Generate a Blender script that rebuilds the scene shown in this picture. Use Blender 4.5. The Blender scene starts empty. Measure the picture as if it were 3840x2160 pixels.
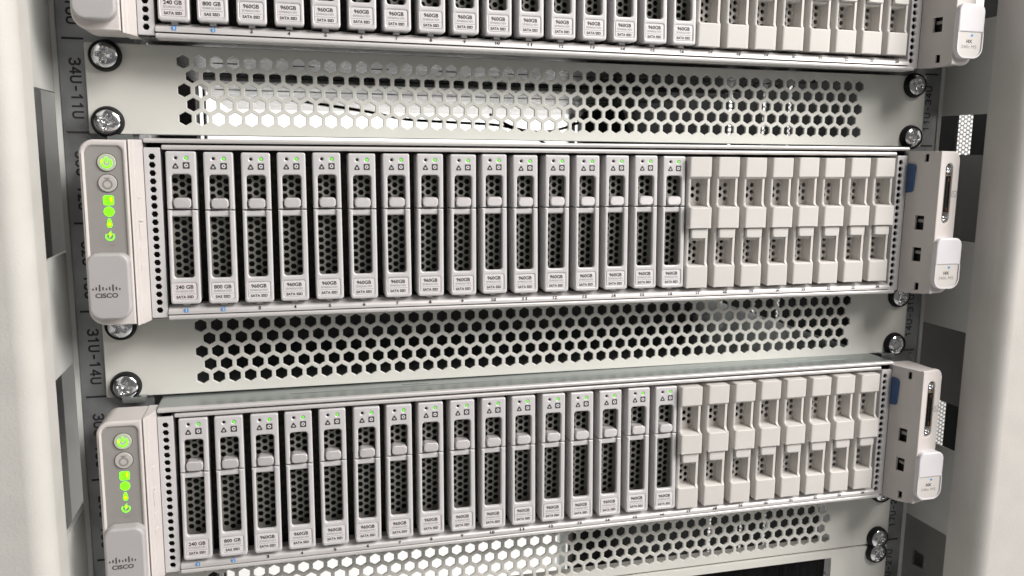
import bpy, bmesh, math, random
from mathutils import Matrix, Vector
from mathutils.geometry import delaunay_2d_cdt

random.seed(7)
SC = bpy.context.scene
COL = SC.collection
MM = 0.001

# ------------------------------------------------------------------ camera, light, exposure
cd = bpy.data.cameras.new('camera')
cam = bpy.data.objects.new('camera', cd)
COL.objects.link(cam)
RIGHT = Vector((0.96524869, -0.26108357, 0.01141665))
DOWN = Vector((-0.02991727, -0.15379465, -0.98764982))
FWD = Vector((0.25961496, 0.95298614, -0.15626099))
mw = Matrix.Identity(4)
for i in range(3):
    mw[i][0], mw[i][1], mw[i][2] = RIGHT[i], -DOWN[i], -FWD[i]
mw.translation = Vector((-152.189, -460.519, -6.602)) * MM
cam.matrix_world = mw
cd.sensor_width = 36.0
cd.lens = 3187.28 / 3840 * 36
cd.clip_start = 0.01
cd.clip_end = 50
cd.dof.use_dof = True
cd.dof.focus_distance = 0.455
cd.dof.aperture_fstop = 20
SC.camera = cam

w = bpy.data.worlds.new('World')
SC.world = w
w.use_nodes = True
bg = w.node_tree.nodes['Background']
bg.inputs['Color'].default_value = (1.0, 0.972, 0.945, 1)
bg.inputs['Strength'].default_value = 0.165


def area(name, loc, target, sx, sy, power, col):
    l = bpy.data.lights.new(name, 'AREA')
    l.shape = 'RECTANGLE'
    l.size, l.size_y = sx, sy
    l.energy = power
    l.color = col
    o = bpy.data.objects.new(name, l)
    COL.objects.link(o)
    o.location = loc
    d = Vector(target) - Vector(loc)
    o.rotation_euler = d.to_track_quat('-Z', 'Y').to_euler()
    return o


area('aisle_lamp', (1.15, -1.25, 1.30), (0, 0, -0.1), 1.5, 0.5, 66, (1.0, 0.965, 0.93))
area('aisle_lamp', (1.6, -1.05, 0.7), (0, 0, -0.1), 1.0, 0.6, 28, (1.0, 0.96, 0.925))
area('rear_aisle_lamp', (0.2, 1.30, 1.3), (0.3, 1.75, -0.2), 3.0, 0.3, 190, (1.0, 0.98, 0.96))

SC.view_settings.view_transform = 'Standard'
SC.view_settings.look = 'None'
SC.view_settings.exposure = -0.17
SC.view_settings.gamma = 1.0
SC.cycles.max_bounces = 8
SC.cycles.diffuse_bounces = 5
SC.cycles.glossy_bounces = 5


# ------------------------------------------------------------------ materials
def mat(name, col, rough=0.5, metal=0.0, var=0.04, vscale=60, bump=0.0, bscale=1500, emit=0.0, rvar=0.06, spec=0.5, stretch=None):
    m = bpy.data.materials.new(name)
    m.use_nodes = True
    nt = m.node_tree
    N, L = nt.nodes, nt.links
    b = N['Principled BSDF']
    b.inputs['Roughness'].default_value = rough
    b.inputs['Metallic'].default_value = metal
    b.inputs['Specular IOR Level'].default_value = spec
    tc = N.new('ShaderNodeTexCoord')
    src = tc.outputs['Object']
    if stretch:
        mp = N.new('ShaderNodeMapping')
        mp.inputs['Scale'].default_value = stretch
        L.new(src, mp.inputs['Vector'])
        src = mp.outputs['Vector']
    nz = N.new('ShaderNodeTexNoise')
    nz.inputs['Scale'].default_value = vscale
    nz.inputs['Detail'].default_value = 4
    L.new(src, nz.inputs['Vector'])
    cr = N.new('ShaderNodeValToRGB')
    e = cr.color_ramp.elements
    e[0].position, e[1].position = 0.3, 0.7
    e[0].color = (*[c * (1 - var) for c in col], 1)
    e[1].color = (*[min(1, c * (1 + var)) for c in col], 1)
    L.new(nz.outputs['Fac'], cr.inputs['Fac'])
    L.new(cr.outputs['Color'], b.inputs['Base Color'])
    if rvar:
        mr = N.new('ShaderNodeMapRange')
        mr.inputs['From Min'].default_value, mr.inputs['From Max'].default_value = 0.3, 0.7
        mr.inputs['To Min'].default_value, mr.inputs['To Max'].default_value = max(0.02, rough - rvar), min(1, rough + rvar)
        L.new(nz.outputs['Fac'], mr.inputs['Value'])
        L.new(mr.outputs['Result'], b.inputs['Roughness'])
    if bump:
        n2 = N.new('ShaderNodeTexNoise')
        n2.inputs['Scale'].default_value = bscale
        n2.inputs['Detail'].default_value = 2
        L.new(src, n2.inputs['Vector'])
        bp = N.new('ShaderNodeBump')
        bp.inputs['Strength'].default_value = bump
        bp.inputs['Distance'].default_value = 0.0002
        L.new(n2.outputs['Fac'], bp.inputs['Height'])
        L.new(bp.outputs['Normal'], b.inputs['Normal'])
    if emit:
        b.inputs['Emission Color'].default_value = (*col, 1)
        b.inputs['Emission Strength'].default_value = emit
    return m


M = {}
M['panel'] = mat('panel_paint', (0.65, 0.645, 0.605), 0.42, bump=0.22, bscale=1800, var=0.03, vscale=25)
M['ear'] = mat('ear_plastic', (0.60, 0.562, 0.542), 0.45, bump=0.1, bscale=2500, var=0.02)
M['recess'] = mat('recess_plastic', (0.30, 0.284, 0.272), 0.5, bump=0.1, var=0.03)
M['cap'] = mat('cap_plastic', (0.43, 0.416, 0.417), 0.42, bump=0.08, var=0.02)
M['cap_light'] = mat('cap_light_plastic', (0.66, 0.645, 0.67), 0.4, bump=0.05, var=0.02)
M['cap_label'] = mat('cap_label', (0.60, 0.575, 0.55), 0.5, var=0.02)
M['silver'] = mat('silver_plastic', (0.60, 0.588, 0.592), 0.38, metal=0.08, bump=0.12, bscale=3000, var=0.03)
M['lip'] = mat('lip_metal', (0.60, 0.58, 0.575), 0.42, metal=0.3, bump=0.08, var=0.03)
M['hem'] = mat('hem_metal', (0.66, 0.64, 0.63), 0.36, metal=0.3, var=0.02, vscale=25, rvar=0.03, stretch=(0.2, 1, 1))
M['blank'] = mat('blank_plastic', (0.615, 0.595, 0.568), 0.48, bump=0.1, bscale=2500, var=0.025)
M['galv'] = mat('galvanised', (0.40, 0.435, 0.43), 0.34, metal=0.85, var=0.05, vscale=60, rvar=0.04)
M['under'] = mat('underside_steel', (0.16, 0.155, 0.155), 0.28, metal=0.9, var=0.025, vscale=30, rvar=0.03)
M['gusset'] = mat('gusset_steel', (0.20, 0.197, 0.187), 0.5, var=0.08)
M['rail'] = mat('rail_zinc', (0.26, 0.27, 0.28), 0.42, metal=0.55, var=0.35, vscale=45, rvar=0.15)
M['cabinet'] = mat('cabinet_paint', (0.555, 0.54, 0.512), 0.5, bump=0.5, bscale=800, var=0.03)
M['cabgrey'] = mat('cabinet_inner', (0.47, 0.475, 0.455), 0.5, bump=0.2, bscale=900, var=0.03)
M['dark'] = mat('dark_metal', (0.018, 0.017, 0.017), 0.7, var=0.3, spec=0.1)
M['darkgrey'] = mat('dark_grey_steel', (0.018, 0.019, 0.019), 0.75, var=0.35, vscale=12, spec=0.06)
M['black'] = mat('black_plastic', (0.009, 0.009, 0.010), 0.5, var=0.1, spec=0.25)
M['void'] = mat('drive_black', (0.006, 0.006, 0.006), 0.6)
M['mesh'] = mat('mesh_steel', (0.30, 0.295, 0.27), 0.5, metal=0.4, var=0.1)
M['zinc'] = mat('zinc_screw', (0.72, 0.73, 0.75), 0.16, metal=1.0, var=0.1, vscale=250)
M['ink'] = mat('dark_ink', (0.055, 0.048, 0.052), 0.6)
M['marker'] = mat('black_marking', (0.018, 0.015, 0.018), 0.6)
M['inkgrey'] = mat('grey_ink', (0.27, 0.26, 0.26), 0.6)
M['icon'] = mat('icon_ink', (0.05, 0.045, 0.052), 0.5)
M['label'] = mat('label_white', (0.70, 0.68, 0.69), 0.4, var=0.01)
M['label_pink'] = mat('label_pinkish', (0.68, 0.635, 0.65), 0.4, var=0.01)
M['blue'] = mat('blue_plastic', (0.022, 0.065, 0.17), 0.5)
M['blueprint'] = mat('blue_print', (0.06, 0.27, 0.62), 0.5)
M['green'] = mat('green_light', (0.15, 0.85, 0.01), 0.4, emit=1.8, var=0.0)
M['greenled'] = mat('green_led', (0.13, 0.62, 0.04), 0.4, emit=0.75, var=0.0)
M['greeny'] = mat('yellow_green_light', (0.55, 1.0, 0.0), 0.4, emit=1.0, var=0.0)
M['greendark'] = mat('green_symbol', (0.12, 0.55, 0.02), 0.5, emit=0.35, var=0.0)
M['inner'] = mat('inner_steel', (0.115, 0.112, 0.105), 0.6, var=0.2, vscale=15)
M['baffle'] = mat('baffle_steel', (0.26, 0.27, 0.27), 0.7, var=0.3, vscale=14, spec=0.1)
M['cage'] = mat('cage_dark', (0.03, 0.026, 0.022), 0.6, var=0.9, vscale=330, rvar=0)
M['button'] = mat('button_plastic', (0.50, 0.48, 0.455), 0.4)
M['buttonlit'] = mat('glow_tinted_plastic', (0.50, 0.54, 0.42), 0.4)  # green glow of the lit symbol tinted into the base colour
M['symbol'] = mat('grey_symbol', (0.27, 0.255, 0.24), 0.5)
M['gold'] = mat('connector_shell', (0.36, 0.32, 0.27), 0.3, metal=0.8)
M['orange'] = mat('contact_orange', (0.30, 0.10, 0.04), 0.4)
M['wall'] = mat('white_wall', (0.82, 0.81, 0.80), 0.8, var=0.02, vscale=3)
M['floor'] = mat('floor_tile', (0.55, 0.55, 0.54), 0.5, var=0.05, vscale=4)


def knurl(name, col):
    m = mat(name, col, 0.36, metal=0.25)
    nt = m.node_tree
    N, L = nt.nodes, nt.links
    tc = N.new('ShaderNodeTexCoord')
    hs = None
    for ang in (35, -35):
        mp = N.new('ShaderNodeMapping')
        mp.inputs['Rotation'].default_value = (0, math.radians(ang), 0)
        L.new(tc.outputs['Object'], mp.inputs['Vector'])
        wv = N.new('ShaderNodeTexWave')
        wv.bands_direction = 'Z'
        wv.inputs['Scale'].default_value = 550
        L.new(mp.outputs['Vector'], wv.inputs['Vector'])
        if hs is None:
            hs = wv.outputs['Fac']
        else:
            mx = N.new('ShaderNodeMath')
            mx.operation = 'ADD'
            L.new(hs, mx.inputs[0])
            L.new(wv.outputs['Fac'], mx.inputs[1])
            hs = mx.outputs[0]
    bp = N.new('ShaderNodeBump')
    bp.inputs['Strength'].default_value = 0.5
    bp.inputs['Distance'].default_value = 0.0002
    L.new(hs, bp.inputs['Height'])
    L.new(bp.outputs['Normal'], N['Principled BSDF'].inputs['Normal'])
    return m


M['knurl'] = knurl('knurled_plastic', (0.58, 0.56, 0.565))


# ------------------------------------------------------------------ mesh helpers (millimetres in, metres out)
def poly(pts, n=5):
    """polygon with rounded corners: (u, v, radius)"""
    out = []
    k = len(pts)
    for i in range(k):
        p = Vector(pts[i][:2])
        r = pts[i][2] if len(pts[i]) > 2 else 0
        if r <= 0:
            out.append((p.x, p.y))
            continue
        a = (Vector(pts[i - 1][:2]) - p).normalized()
        b = (Vector(pts[(i + 1) % k][:2]) - p).normalized()
        ang = a.angle(b)
        d = r / math.tan(ang / 2)
        c = p + (a + b).normalized() * (r / math.sin(ang / 2))
        s, e = p + a * d - c, p + b * d - c
        a0, a1 = math.atan2(s.y, s.x), math.atan2(e.y, e.x)
        da = (a1 - a0 + math.pi) % (2 * math.pi) - math.pi
        for j in range(n + 1):
            t = a0 + da * j / n
            out.append((c.x + r * math.cos(t), c.y + r * math.sin(t)))
    return out


def rect(u0, u1, v0, v1, r=0, n=5):
    rs = r if isinstance(r, (tuple, list)) else (r, r, r, r)
    return poly([(u0, v0, rs[0]), (u1, v0, rs[1]), (u1, v1, rs[2]), (u0, v1, rs[3])], n)


def ngon(cu, cv, R, n, ph=0.0):
    return [(cu + R * math.cos(ph + 2 * math.pi * i / n), cv + R * math.sin(ph + 2 * math.pi * i / n)) for i in range(n)]


def hexa(cu, cv, R, pointy):
    return ngon(cu, cv, R, 6, math.pi / 2 if pointy else 0)


def s_area(l):
    return sum(l[i - 1][0] * l[i][1] - l[i][0] * l[i - 1][1] for i in range(len(l))) / 2


def offs(l, d):
    if d == 0:
        return list(l)
    out = []
    k = len(l)
    for i in range(k):
        p0, p1, p2 = Vector(l[i - 1]), Vector(l[i]), Vector(l[(i + 1) % k])
        a, b = (p1 - p0).normalized(), (p2 - p1).normalized()
        na, nb = Vector((-a.y, a.x)), Vector((-b.y, b.x))
        m = na + nb
        q = m.length_squared
        m = na if q < 1e-6 else m * (2 / q)
        if m.length > 2.2:
            m = m.normalized() * 2.2
        out.append((p1.x + m.x * d, p1.y + m.y * d))
    return out


XZ = lambda u, v, t: (u, t, v)          # u=x, v=z, t=y
YZ = lambda u, v, t: (t, u, v)          # u=y, v=z, t=x
XY = lambda u, v, t: (u, v, t)          # u=x, v=y, t=z


def slab(bm, loops, mp, t0, t1, bev=0.0, seg=2, back=True, bev1=0.0):
    """extruded plate with holes: rounded edge at t0 (and at t1 when bev1)"""
    ls = []
    for i, l in enumerate(loops):
        ar = s_area(l)
        ls.append(list(l) if (ar > 0) == (i == 0) else list(reversed(l)))
    sgn = 1 if t1 > t0 else -1
    lev = []
    if bev:
        for k in range(seg + 1):
            a = math.pi / 2 * k / seg
            lev.append((bev * (1 - math.sin(a)), t0 + sgn * bev * (1 - math.cos(a))))
    else:
        lev.append((0, t0))
    if bev1:
        for k in range(seg + 1):
            a = math.pi / 2 * k / seg
            lev.append((bev1 * (1 - math.cos(a)), t1 - sgn * bev1 * (1 - math.sin(a))))
    else:
        lev.append((0, t1))
    rings = []
    flat = []
    for (d, t) in lev:
        rl = []
        fl = []
        for l in ls:
            o = offs(l, d)
            fl.append(o)
            rl.append([bm.verts.new(mp(u, v, t)) for u, v in o])
        rings.append(rl)
        flat.append(fl)
    for a, b in zip(rings, rings[1:]):
        for la, lb in zip(a, b):
            k = len(la)
            for i in range(k):
                j = (i + 1) % k
                try:
                    bm.faces.new((la[i], la[j], lb[j], lb[i]))
                except ValueError:
                    pass
    for idx in ((0, -1) if back else (0,)):
        vs, ed, ve = [], [], []
        for o, r in zip(flat[idx], rings[idx]):
            b0 = len(vs)
            k = len(o)
            vs += [Vector(p) for p in o]
            ve += r
            ed.append(list(range(b0, b0 + k)))
        if len(flat[idx]) == 1 and len(vs) <= 6:
            try:
                bm.faces.new(ve)
            except ValueError:
                pass
            continue
        ov, oe, of, orv, _, _ = delaunay_2d_cdt(vs, [], ed, 1 if len(flat[idx]) == 1 else 2, 1e-5)
        for f in of:
            try:
                bm.faces.new([ve[orv[i][0]] for i in f])
            except (ValueError, IndexError):
                pass


def box(bm, x0, x1, y0, y1, z0, z1, bev=0.0, seg=2):
    slab(bm, [rect(x0, x1, z0, z1)], XZ, y0, y1, bev, seg)


def lathe(bm, prof, n, mp, cu, cv):
    """prof: (radius, t) from the rim to the centre"""
    rings = []
    for r, t in prof:
        if r < 1e-6:
            rings.append([bm.verts.new(mp(cu, cv, t))])
        else:
            rings.append([bm.verts.new(mp(cu + r * math.cos(2 * math.pi * i / n), cv + r * math.sin(2 * math.pi * i / n), t)) for i in range(n)])
    for a, b in zip(rings, rings[1:]):
        for i in range(n):
            j = (i + 1) % n
            if len(b) == 1:
                bm.faces.new((a[i], a[j], b[0]))
            else:
                bm.faces.new((a[i], a[j], b[j], b[i]))
    return rings


def finish(bm, name, org=(0, 0, 0), sharp=38):
    bmesh.ops.remove_doubles(bm, verts=bm.verts, dist=1e-5)
    bmesh.ops.recalc_face_normals(bm, faces=bm.faces)
    o = Vector(org)
    for v in bm.verts:
        v.co = (v.co - o) * MM
    me = bpy.data.meshes.new(name)
    bm.to_mesh(me)
    bm.free()
    for p in me.polygons:
        p.use_smooth = True
    me.set_sharp_from_angle(angle=math.radians(sharp))
    # area-weighted normals keep the big flat faces flat next to their rounded edges
    to = bpy.data.objects.new(name, me)
    COL.objects.link(to)
    wn = to.modifiers.new('normals', 'WEIGHTED_NORMAL')
    wn.keep_sharp = True
    wn.weight = 90
    dg = bpy.context.evaluated_depsgraph_get()
    m2 = bpy.data.meshes.new_from_object(to.evaluated_get(dg), preserve_all_data_layers=True, depsgraph=dg)
    bpy.data.objects.remove(to)
    bpy.data.meshes.remove(me)
    m2.name = name
    return m2


def mk(name, fn, m, org=(0, 0, 0), sharp=38):
    bm = bmesh.new()
    fn(bm)
    me = finish(bm, name, org, sharp)
    me.materials.append(M[m])
    return me


def obj(name, me, parent=None, loc=None):
    o = bpy.data.objects.new(name, me)
    COL.objects.link(o)
    if parent:
        o.parent = parent
    if loc:
        o.location = Vector(loc) * MM
    return o


def thing(name, label, cat, loc=(0, 0, 0), group=None):
    o = bpy.data.objects.new(name, None)
    o.empty_display_size = 0.01
    COL.objects.link(o)
    o.location = Vector(loc) * MM
    tag(o, label, cat, group)
    return o


def tag(o, label, cat, group=None):
    o['label'] = label
    o['category'] = cat
    if group:
        o['group'] = group


def structure(name, me):
    o = obj(name, me)
    o['kind'] = 'structure'
    return o


def copy_tree(src, parent=None):
    c = src.copy()
    COL.objects.link(c)
    c.parent = parent
    for ch in list(src.children):
        copy_tree(ch, c)
    return c


_txt = {}


def text_mesh(s, w, h, m, bold=0.0, org=(0, 0, 0), rot=0, mp=None, slant=0):
    """text scaled to w x h mm, centred at the mesh origin in the XZ plane, facing -y; rot in degrees about the view axis"""
    key = (s, w, h, m, bold, rot)
    if key in _txt:
        return _txt[key]
    cu = bpy.data.curves.new('text', 'FONT')
    cu.body = s
    cu.size = 1
    cu.resolution_u = 3
    cu.offset = bold
    to = bpy.data.objects.new('text', cu)
    COL.objects.link(to)
    dg = bpy.context.evaluated_depsgraph_get()
    me = bpy.data.meshes.new_from_object(to.evaluated_get(dg))
    bpy.data.objects.remove(to)
    bpy.data.curves.remove(cu)
    xs = [v.co.x for v in me.vertices]
    ys = [v.co.y for v in me.vertices]
    x0, x1, y0, y1 = min(xs), max(xs), min(ys), max(ys)
    if w is None:
        w = (x1 - x0) / (y1 - y0) * h
    cr, sr = math.cos(math.radians(rot)), math.sin(math.radians(rot))
    for v in me.vertices:
        a = ((v.co.x - x0) / (x1 - x0) - 0.5) * w
        b = ((v.co.y - y0) / (y1 - y0) - 0.5) * h
        v.co = Vector((a * cr - b * sr, 0, a * sr + b * cr)) * MM
    me.materials.clear()
    me.materials.append(M[m])
    me.name = 'printed_text'
    _txt[key] = me
    return me


GLYPH = {'0': [[(0, 1.5), (.12, 1.85), (.5, 2), (.88, 1.85), (1, 1.5), (1, .5), (.88, .15), (.5, 0), (.12, .15), (0, .5), (0, 1.5)]],
         '1': [[(.12, 1.55), (.55, 2), (.55, 0)]],
         '2': [[(0, 1.6), (.2, 1.92), (.5, 2), (.85, 1.88), (1, 1.5), (.85, 1.1), (0, 0), (1, 0)]],
         '3': [[(0, 1.7), (.25, 1.97), (.6, 2), (.95, 1.8), (.95, 1.3), (.65, 1.05), (.4, 1.05)], [(.65, 1.05), (1, .8), (1, .3), (.7, 0), (.25, .02), (0, .35)]],
         '4': [[(.75, 0), (.75, 2), (0, .6), (1.05, .6)]],
         '5': [[(.95, 2), (.1, 2), (.05, 1.1), (.5, 1.25), (.9, 1.05), (1, .6), (.85, .15), (.5, 0), (.15, .08), (0, .35)]],
         '6': [[(.9, 1.75), (.55, 2), (.2, 1.8), (.02, 1.2), (0, .5), (.2, .1), (.5, 0), (.85, .15), (1, .6), (.85, 1.05), (.5, 1.2), (.15, 1.02), (.02, .7)]],
         '7': [[(0, 2), (1, 2), (.4, 0)]],
         '8': [[(.5, 1.08), (.1, 1.3), (.1, 1.75), (.5, 2), (.9, 1.75), (.9, 1.3), (.5, 1.08), (0, .75), (0, .3), (.5, 0), (1, .3), (1, .75), (.5, 1.08)]],
         '9': [[(.1, .25), (.45, 0), (.8, .2), (.98, .8), (1, 1.5), (.8, 1.9), (.5, 2), (.15, 1.85), (0, 1.4), (.15, .95), (.5, .8), (.85, .98), (.98, 1.3)]],
         'U': [[(0, 2), (0, .5), (.15, .12), (.5, 0), (.85, .12), (1, .5), (1, 2)]],
         '-': [[(.2, .9), (.85, .9)]]}


def stroke_mesh(txt, w, h, wd, m, rot):
    key = ('stroke', txt, rot)
    if key in _txt:
        return _txt[key]
    bm = bmesh.new()
    adv = w / (len(txt) - 0.35)
    sx, sz = adv * 0.66, h / 2
    cr, sr = math.cos(math.radians(rot)), math.sin(math.radians(rot))
    lay = 0
    for i, ch in enumerate(txt):
        for line in GLYPH[ch]:
            P = [Vector((-w / 2 + i * adv + x * sx, -h / 2 + z * sz)) for x, z in line]
            for a, b in zip(P, P[1:]):
                lay += 1
                d = (b - a).normalized()
                n = Vector((-d.y, d.x)) * wd / 2
                a0, b0 = a - d * wd * 0.3, b + d * wd * 0.3
                y = -0.0004 * (lay % 7)
                vs = [bm.verts.new(((p.x * cr - p.y * sr), y, (p.x * sr + p.y * cr))) for p in (a0 - n, b0 - n, b0 + n, a0 + n)]
                bm.faces.new(vs)
    for v in bm.verts:
        v.co *= MM
    me = bpy.data.meshes.new('unit_marking')
    bm.to_mesh(me)
    bm.free()
    me.materials.append(M[m])
    _txt[key] = me
    return me


# ------------------------------------------------------------------ room behind the rack
def f(bm):
    box(bm, -1800, 3200, 1750, 1800, -1400, 1500)
structure('wall', mk('wall', f, 'wall'))
def f(bm):
    slab(bm, [rect(-1800, 3200, -2600, 1748)], XY, -1450, -1402)
structure('floor', mk('floor', f, 'floor'))

# ------------------------------------------------------------------ cabinet
cab = thing('server_cabinet', 'beige steel rack cabinet with slotted side plates and galvanised mounting rails holding the three servers', 'cabinet', (0, 0, -700))
CO = (0, 0, -700)
ZT, ZB = 420, -690
OPEN = [(20.1 + 133.35 * k, -57.4 + 133.35 * k) for k in range(-4, 3)]
for s in (1, -1):
    def f(bm, s=s):
        slab(bm, [poly([(s * 255.4, -36.6), (s * 255.4, -61.5, 10), (s * 420, -61.5, 4), (s * 420, -36.6, 0.6)], 8)], XY, ZT, ZB)
    obj('door_post', mk('door_post', f, 'cabinet', CO), cab)

    def f(bm, s=s):
        holes = [rect(-35.9, 26, b, t, 0.8, 3) for t, b in OPEN]
        slab(bm, [rect(-36.5, 40, ZB, ZT)] + holes, YZ, s * 255.7, s * 257.7)
    obj('side_plate', mk('side_plate', f, 'cabgrey', CO), cab)

    def f(bm, s=s):
        # mounting rail: front flange, bend and return
        x0, x1 = sorted((s * 219, s * 253.2))
        slab(bm, [rect(x0, x1, ZB, ZT)], XZ, 1.7, 3.4, 0.3, 1)
        slab(bm, [poly([(s * 252.9, 1.9), (s * 255.3, 1.9), (s * 255.3, 60), (s * 252.9, 60)])], XY, ZT, ZB)
        slab(bm, [rect(*sorted((s * 219, s * 221)), 3.5, 45)], XY, ZT, ZB)
    rail = obj('mounting_rail', mk('mounting_rail', f, 'rail', CO), cab)

    def f(bm, s=s):
        slab(bm, [poly([(s * 253.5, 1.2), (s * 255.6, 0.6), (s * 255.6, 1.8), (s * 253.5, 1.8)])], XY, ZT, ZB)
    obj('rail_bead', mk('rail_bead', f, 'cabgrey', CO), cab)

    for u in range(24, 38):
        zt = 44.45 * (u - 33)
        zc = zt - 22.2
        if s < 0:
            me = stroke_mesh('%dU-%dU' % (u, 45 - u), 28.0, 4.6, 0.95, 'marker', -90)
            o = obj('unit_marking', me, rail, (s * 246.0, 1.6, zc + 700))
        else:
            me = stroke_mesh('%dU-%dU' % (45 - u, u), 27.4, 3.9, 0.75, 'marker', 90)
            o = obj('unit_marking', me, rail, (s * 245.4, 1.6, zc + 702))

        def f(bm, s=s, zt=zt):
            box(bm, *sorted((s * 241.6, s * 251.2)), 1.55, 1.75, zt - 0.5 + 1.2, zt + 0.5 + 1.2)
        obj('tick_mark', mk('tick_mark', f, 'marker', CO), rail)

# inner faces seen through the slots
def f(bm):
    box(bm, -300, -297, -36, 715, ZB, ZT)
obj('inner_panel', mk('inner_panel', f, 'cabgrey', CO), cab)
def f(bm):
    box(bm, -300, -252, 700, 760, ZB, ZT)
    box(bm, -246.5, -243.5, 735, 760, ZB, ZT)
obj('rear_post', mk('rear_post', f, 'dark', CO), cab)
def f(bm):
    box(bm, 278, 345, 735, 760, ZB, ZT)
    box(bm, 330, 345, 700, 760, ZB, ZT)
obj('rear_post', mk('rear_post', f, 'dark', CO), cab)
def f(bm):
    box(bm, 256, 267, 735, 748, ZB, ZT, 1)
obj('rear_trim', mk('rear_trim', f, 'galv', CO), cab)
def f(bm):
    box(bm, -275, -272, -36, 45, ZB, ZT)
obj('inner_panel', mk('inner_panel', f, 'gusset', CO), cab)
# dark partition on the right with narrow slits between its sheets
SL = [(10, 54), (69, 284), (291, 329), (337, 398), (409, 700)]
for a, b in SL:
    def f(bm, a=a, b=b):
        box(bm, 330, 332, a, b, ZB, ZT)
    obj('partition_sheet', mk('partition_sheet', f, 'darkgrey', CO), cab)
def f(bm):
    # lower gusset with a square punch hole, right side
    box(bm, 284, 285, -34, 66, -330, -228)  # backing added to stop white backlight showing through the punch hole
    slab(bm, [rect(-34, 66, -330, -228), rect(3.6, 13.8, -293, -282)], YZ, 276, 278, 0.3, 1)
obj('gusset_plate', mk('gusset_plate', f, 'gusset', CO), cab)
def f(bm):
    box(bm, 298, 300, -34, 80, -177, -4)  # sheet added to block the bright backdrop beyond the right slots
obj('inner_panel', mk('inner_panel', f, 'inner', CO), cab)
for y, x1 in ((120, 150), (690, 256)):
    def f(bm, y=y, x1=x1):
        box(bm, -240, x1, y, y + 3, -136, -86)
    obj('rear_baffle', mk('rear_baffle', f, 'baffle', CO), cab)

# ------------------------------------------------------------------ perforated door of the bay behind, backlit
def f(bm):
    P, R = 8.2, 2.95
    x0, z0 = 560, -900
    cos = [math.cos(math.pi / 6 * i) for i in range(12)]
    sin = [math.sin(math.pi / 6 * i) for i in range(12)]
    Rc = P / math.sqrt(3)
    for j in range(90):
        for i in range(134):
            cx = x0 + j * P * math.sqrt(3) / 2
            cz = z0 + P * (i + (0.5 if j % 2 else 0))
            outer = [bm.verts.new((cx + c * (Rc if k % 2 == 0 else P / 2), 900, cz + s * (Rc if k % 2 == 0 else P / 2))) for k, (c, s) in enumerate(zip(cos, sin))]
            inn = [bm.verts.new((cx + c * R, 900, cz + s * R)) for c, s in zip(cos, sin)]
            for k in range(12):
                l = (k + 1) % 12
                bm.faces.new((outer[k], outer[l], inn[l], inn[k]))
    box(bm, 540, 562, 897, 903, -905, 200)
    box(bm, 1192, 1215, 897, 903, -905, 200)
o = obj('perforated_door', mk('perforated_door', f, 'dark', (880, 900, -905)), None, (880, 900, -905))
tag(o, 'dark perforated steel door, backlit, seen through the slots right of the servers', 'door')
o['kind'] = 'thing'


# ------------------------------------------------------------------ cables hanging behind the upper vent panel
def tube(bm, pts, r, n=10):
    P = [Vector(p) for p in pts]
    # Catmull-Rom through the points
    Q = []
    for i in range(len(P) - 1):
        a, b, c, d = P[max(i - 1, 0)], P[i], P[i + 1], P[min(i + 2, len(P) - 1)]
        for k in range(6):
            t = k / 6
            Q.append(0.5 * ((2 * b) + (c - a) * t + (2 * a - 5 * b + 4 * c - d) * t * t + (3 * b - a - 3 * c + d) * t ** 3))
    Q.append(P[-1])
    rings = []
    for i, p in enumerate(Q):
        t = (Q[min(i + 1, len(Q) - 1)] - Q[max(i - 1, 0)]).normalized()
        u = t.cross(Vector((0, 1, 0.01))).normalized()
        v = t.cross(u)
        rings.append([bm.verts.new(p + r * (math.cos(2 * math.pi * k / n) * u + math.sin(2 * math.pi * k / n) * v)) for k in range(n)])
    for a, b in zip(rings, rings[1:]):
        for k in range(n):
            bm.faces.new((a[k], a[(k + 1) % n], b[(k + 1) % n], b[k]))
    bm.faces.new(rings[0])
    bm.faces.new(rings[-1][::-1])


CAB = [('black cable sagging across the bright gap behind the upper vent panel', 'black', 1.7, [(-150, 460, 47), (-73, 480, 38), (-40, 480, 32.5), (-15, 480, 28.6), (35, 480, 26.6), (86, 480, 24.5), (120, 490, 17), (150, 500, 4)]),
       ('pale grey cable slanting down behind the right half of the upper vent panel', 'cabgrey', 4.5, [(143, 262, 44), (147, 260, 38), (152, 260, 28), (158, 260, 14), (163, 260, 2)]),
       ('thin black cable looping behind the dark middle of the upper vent panel', 'black', 1.8, [(95, 560, 40), (125, 550, 24), (160, 540, 20), (200, 545, 30), (215, 560, 42)])]
for lab, m, r, pts in CAB:
    o = obj('cable', mk('cable', lambda bm: tube(bm, pts, r), m, pts[0]), None, pts[0])
    tag(o, lab, 'cable', 'cables behind the servers')


# ------------------------------------------------------------------ vent panels
def vent_mesh_fn(x_first, z0, n_odd):
    def f(bm):
        holes = []
        for r in range(5):
            off = 0 if r % 2 == 0 else 3.98
            n = 50 if r % 2 == 0 else 49
            for i in range(n):
                holes.append(hexa(x_first + off + 7.958 * i, 36.5 - 6.93 * r, 3.36, True))
        slab(bm, [rect(-241.3, 241.3, 0.65, 44.1, 0.8, 2)] + holes, XZ, 0.0, 1.2, 0.28, 1)
        for zz in (0.65, 42.9):
            slab(bm, [rect(1.1, 14, zz + 0.02, zz + 1.18)], YZ, -215, 215)
    return f


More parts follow.
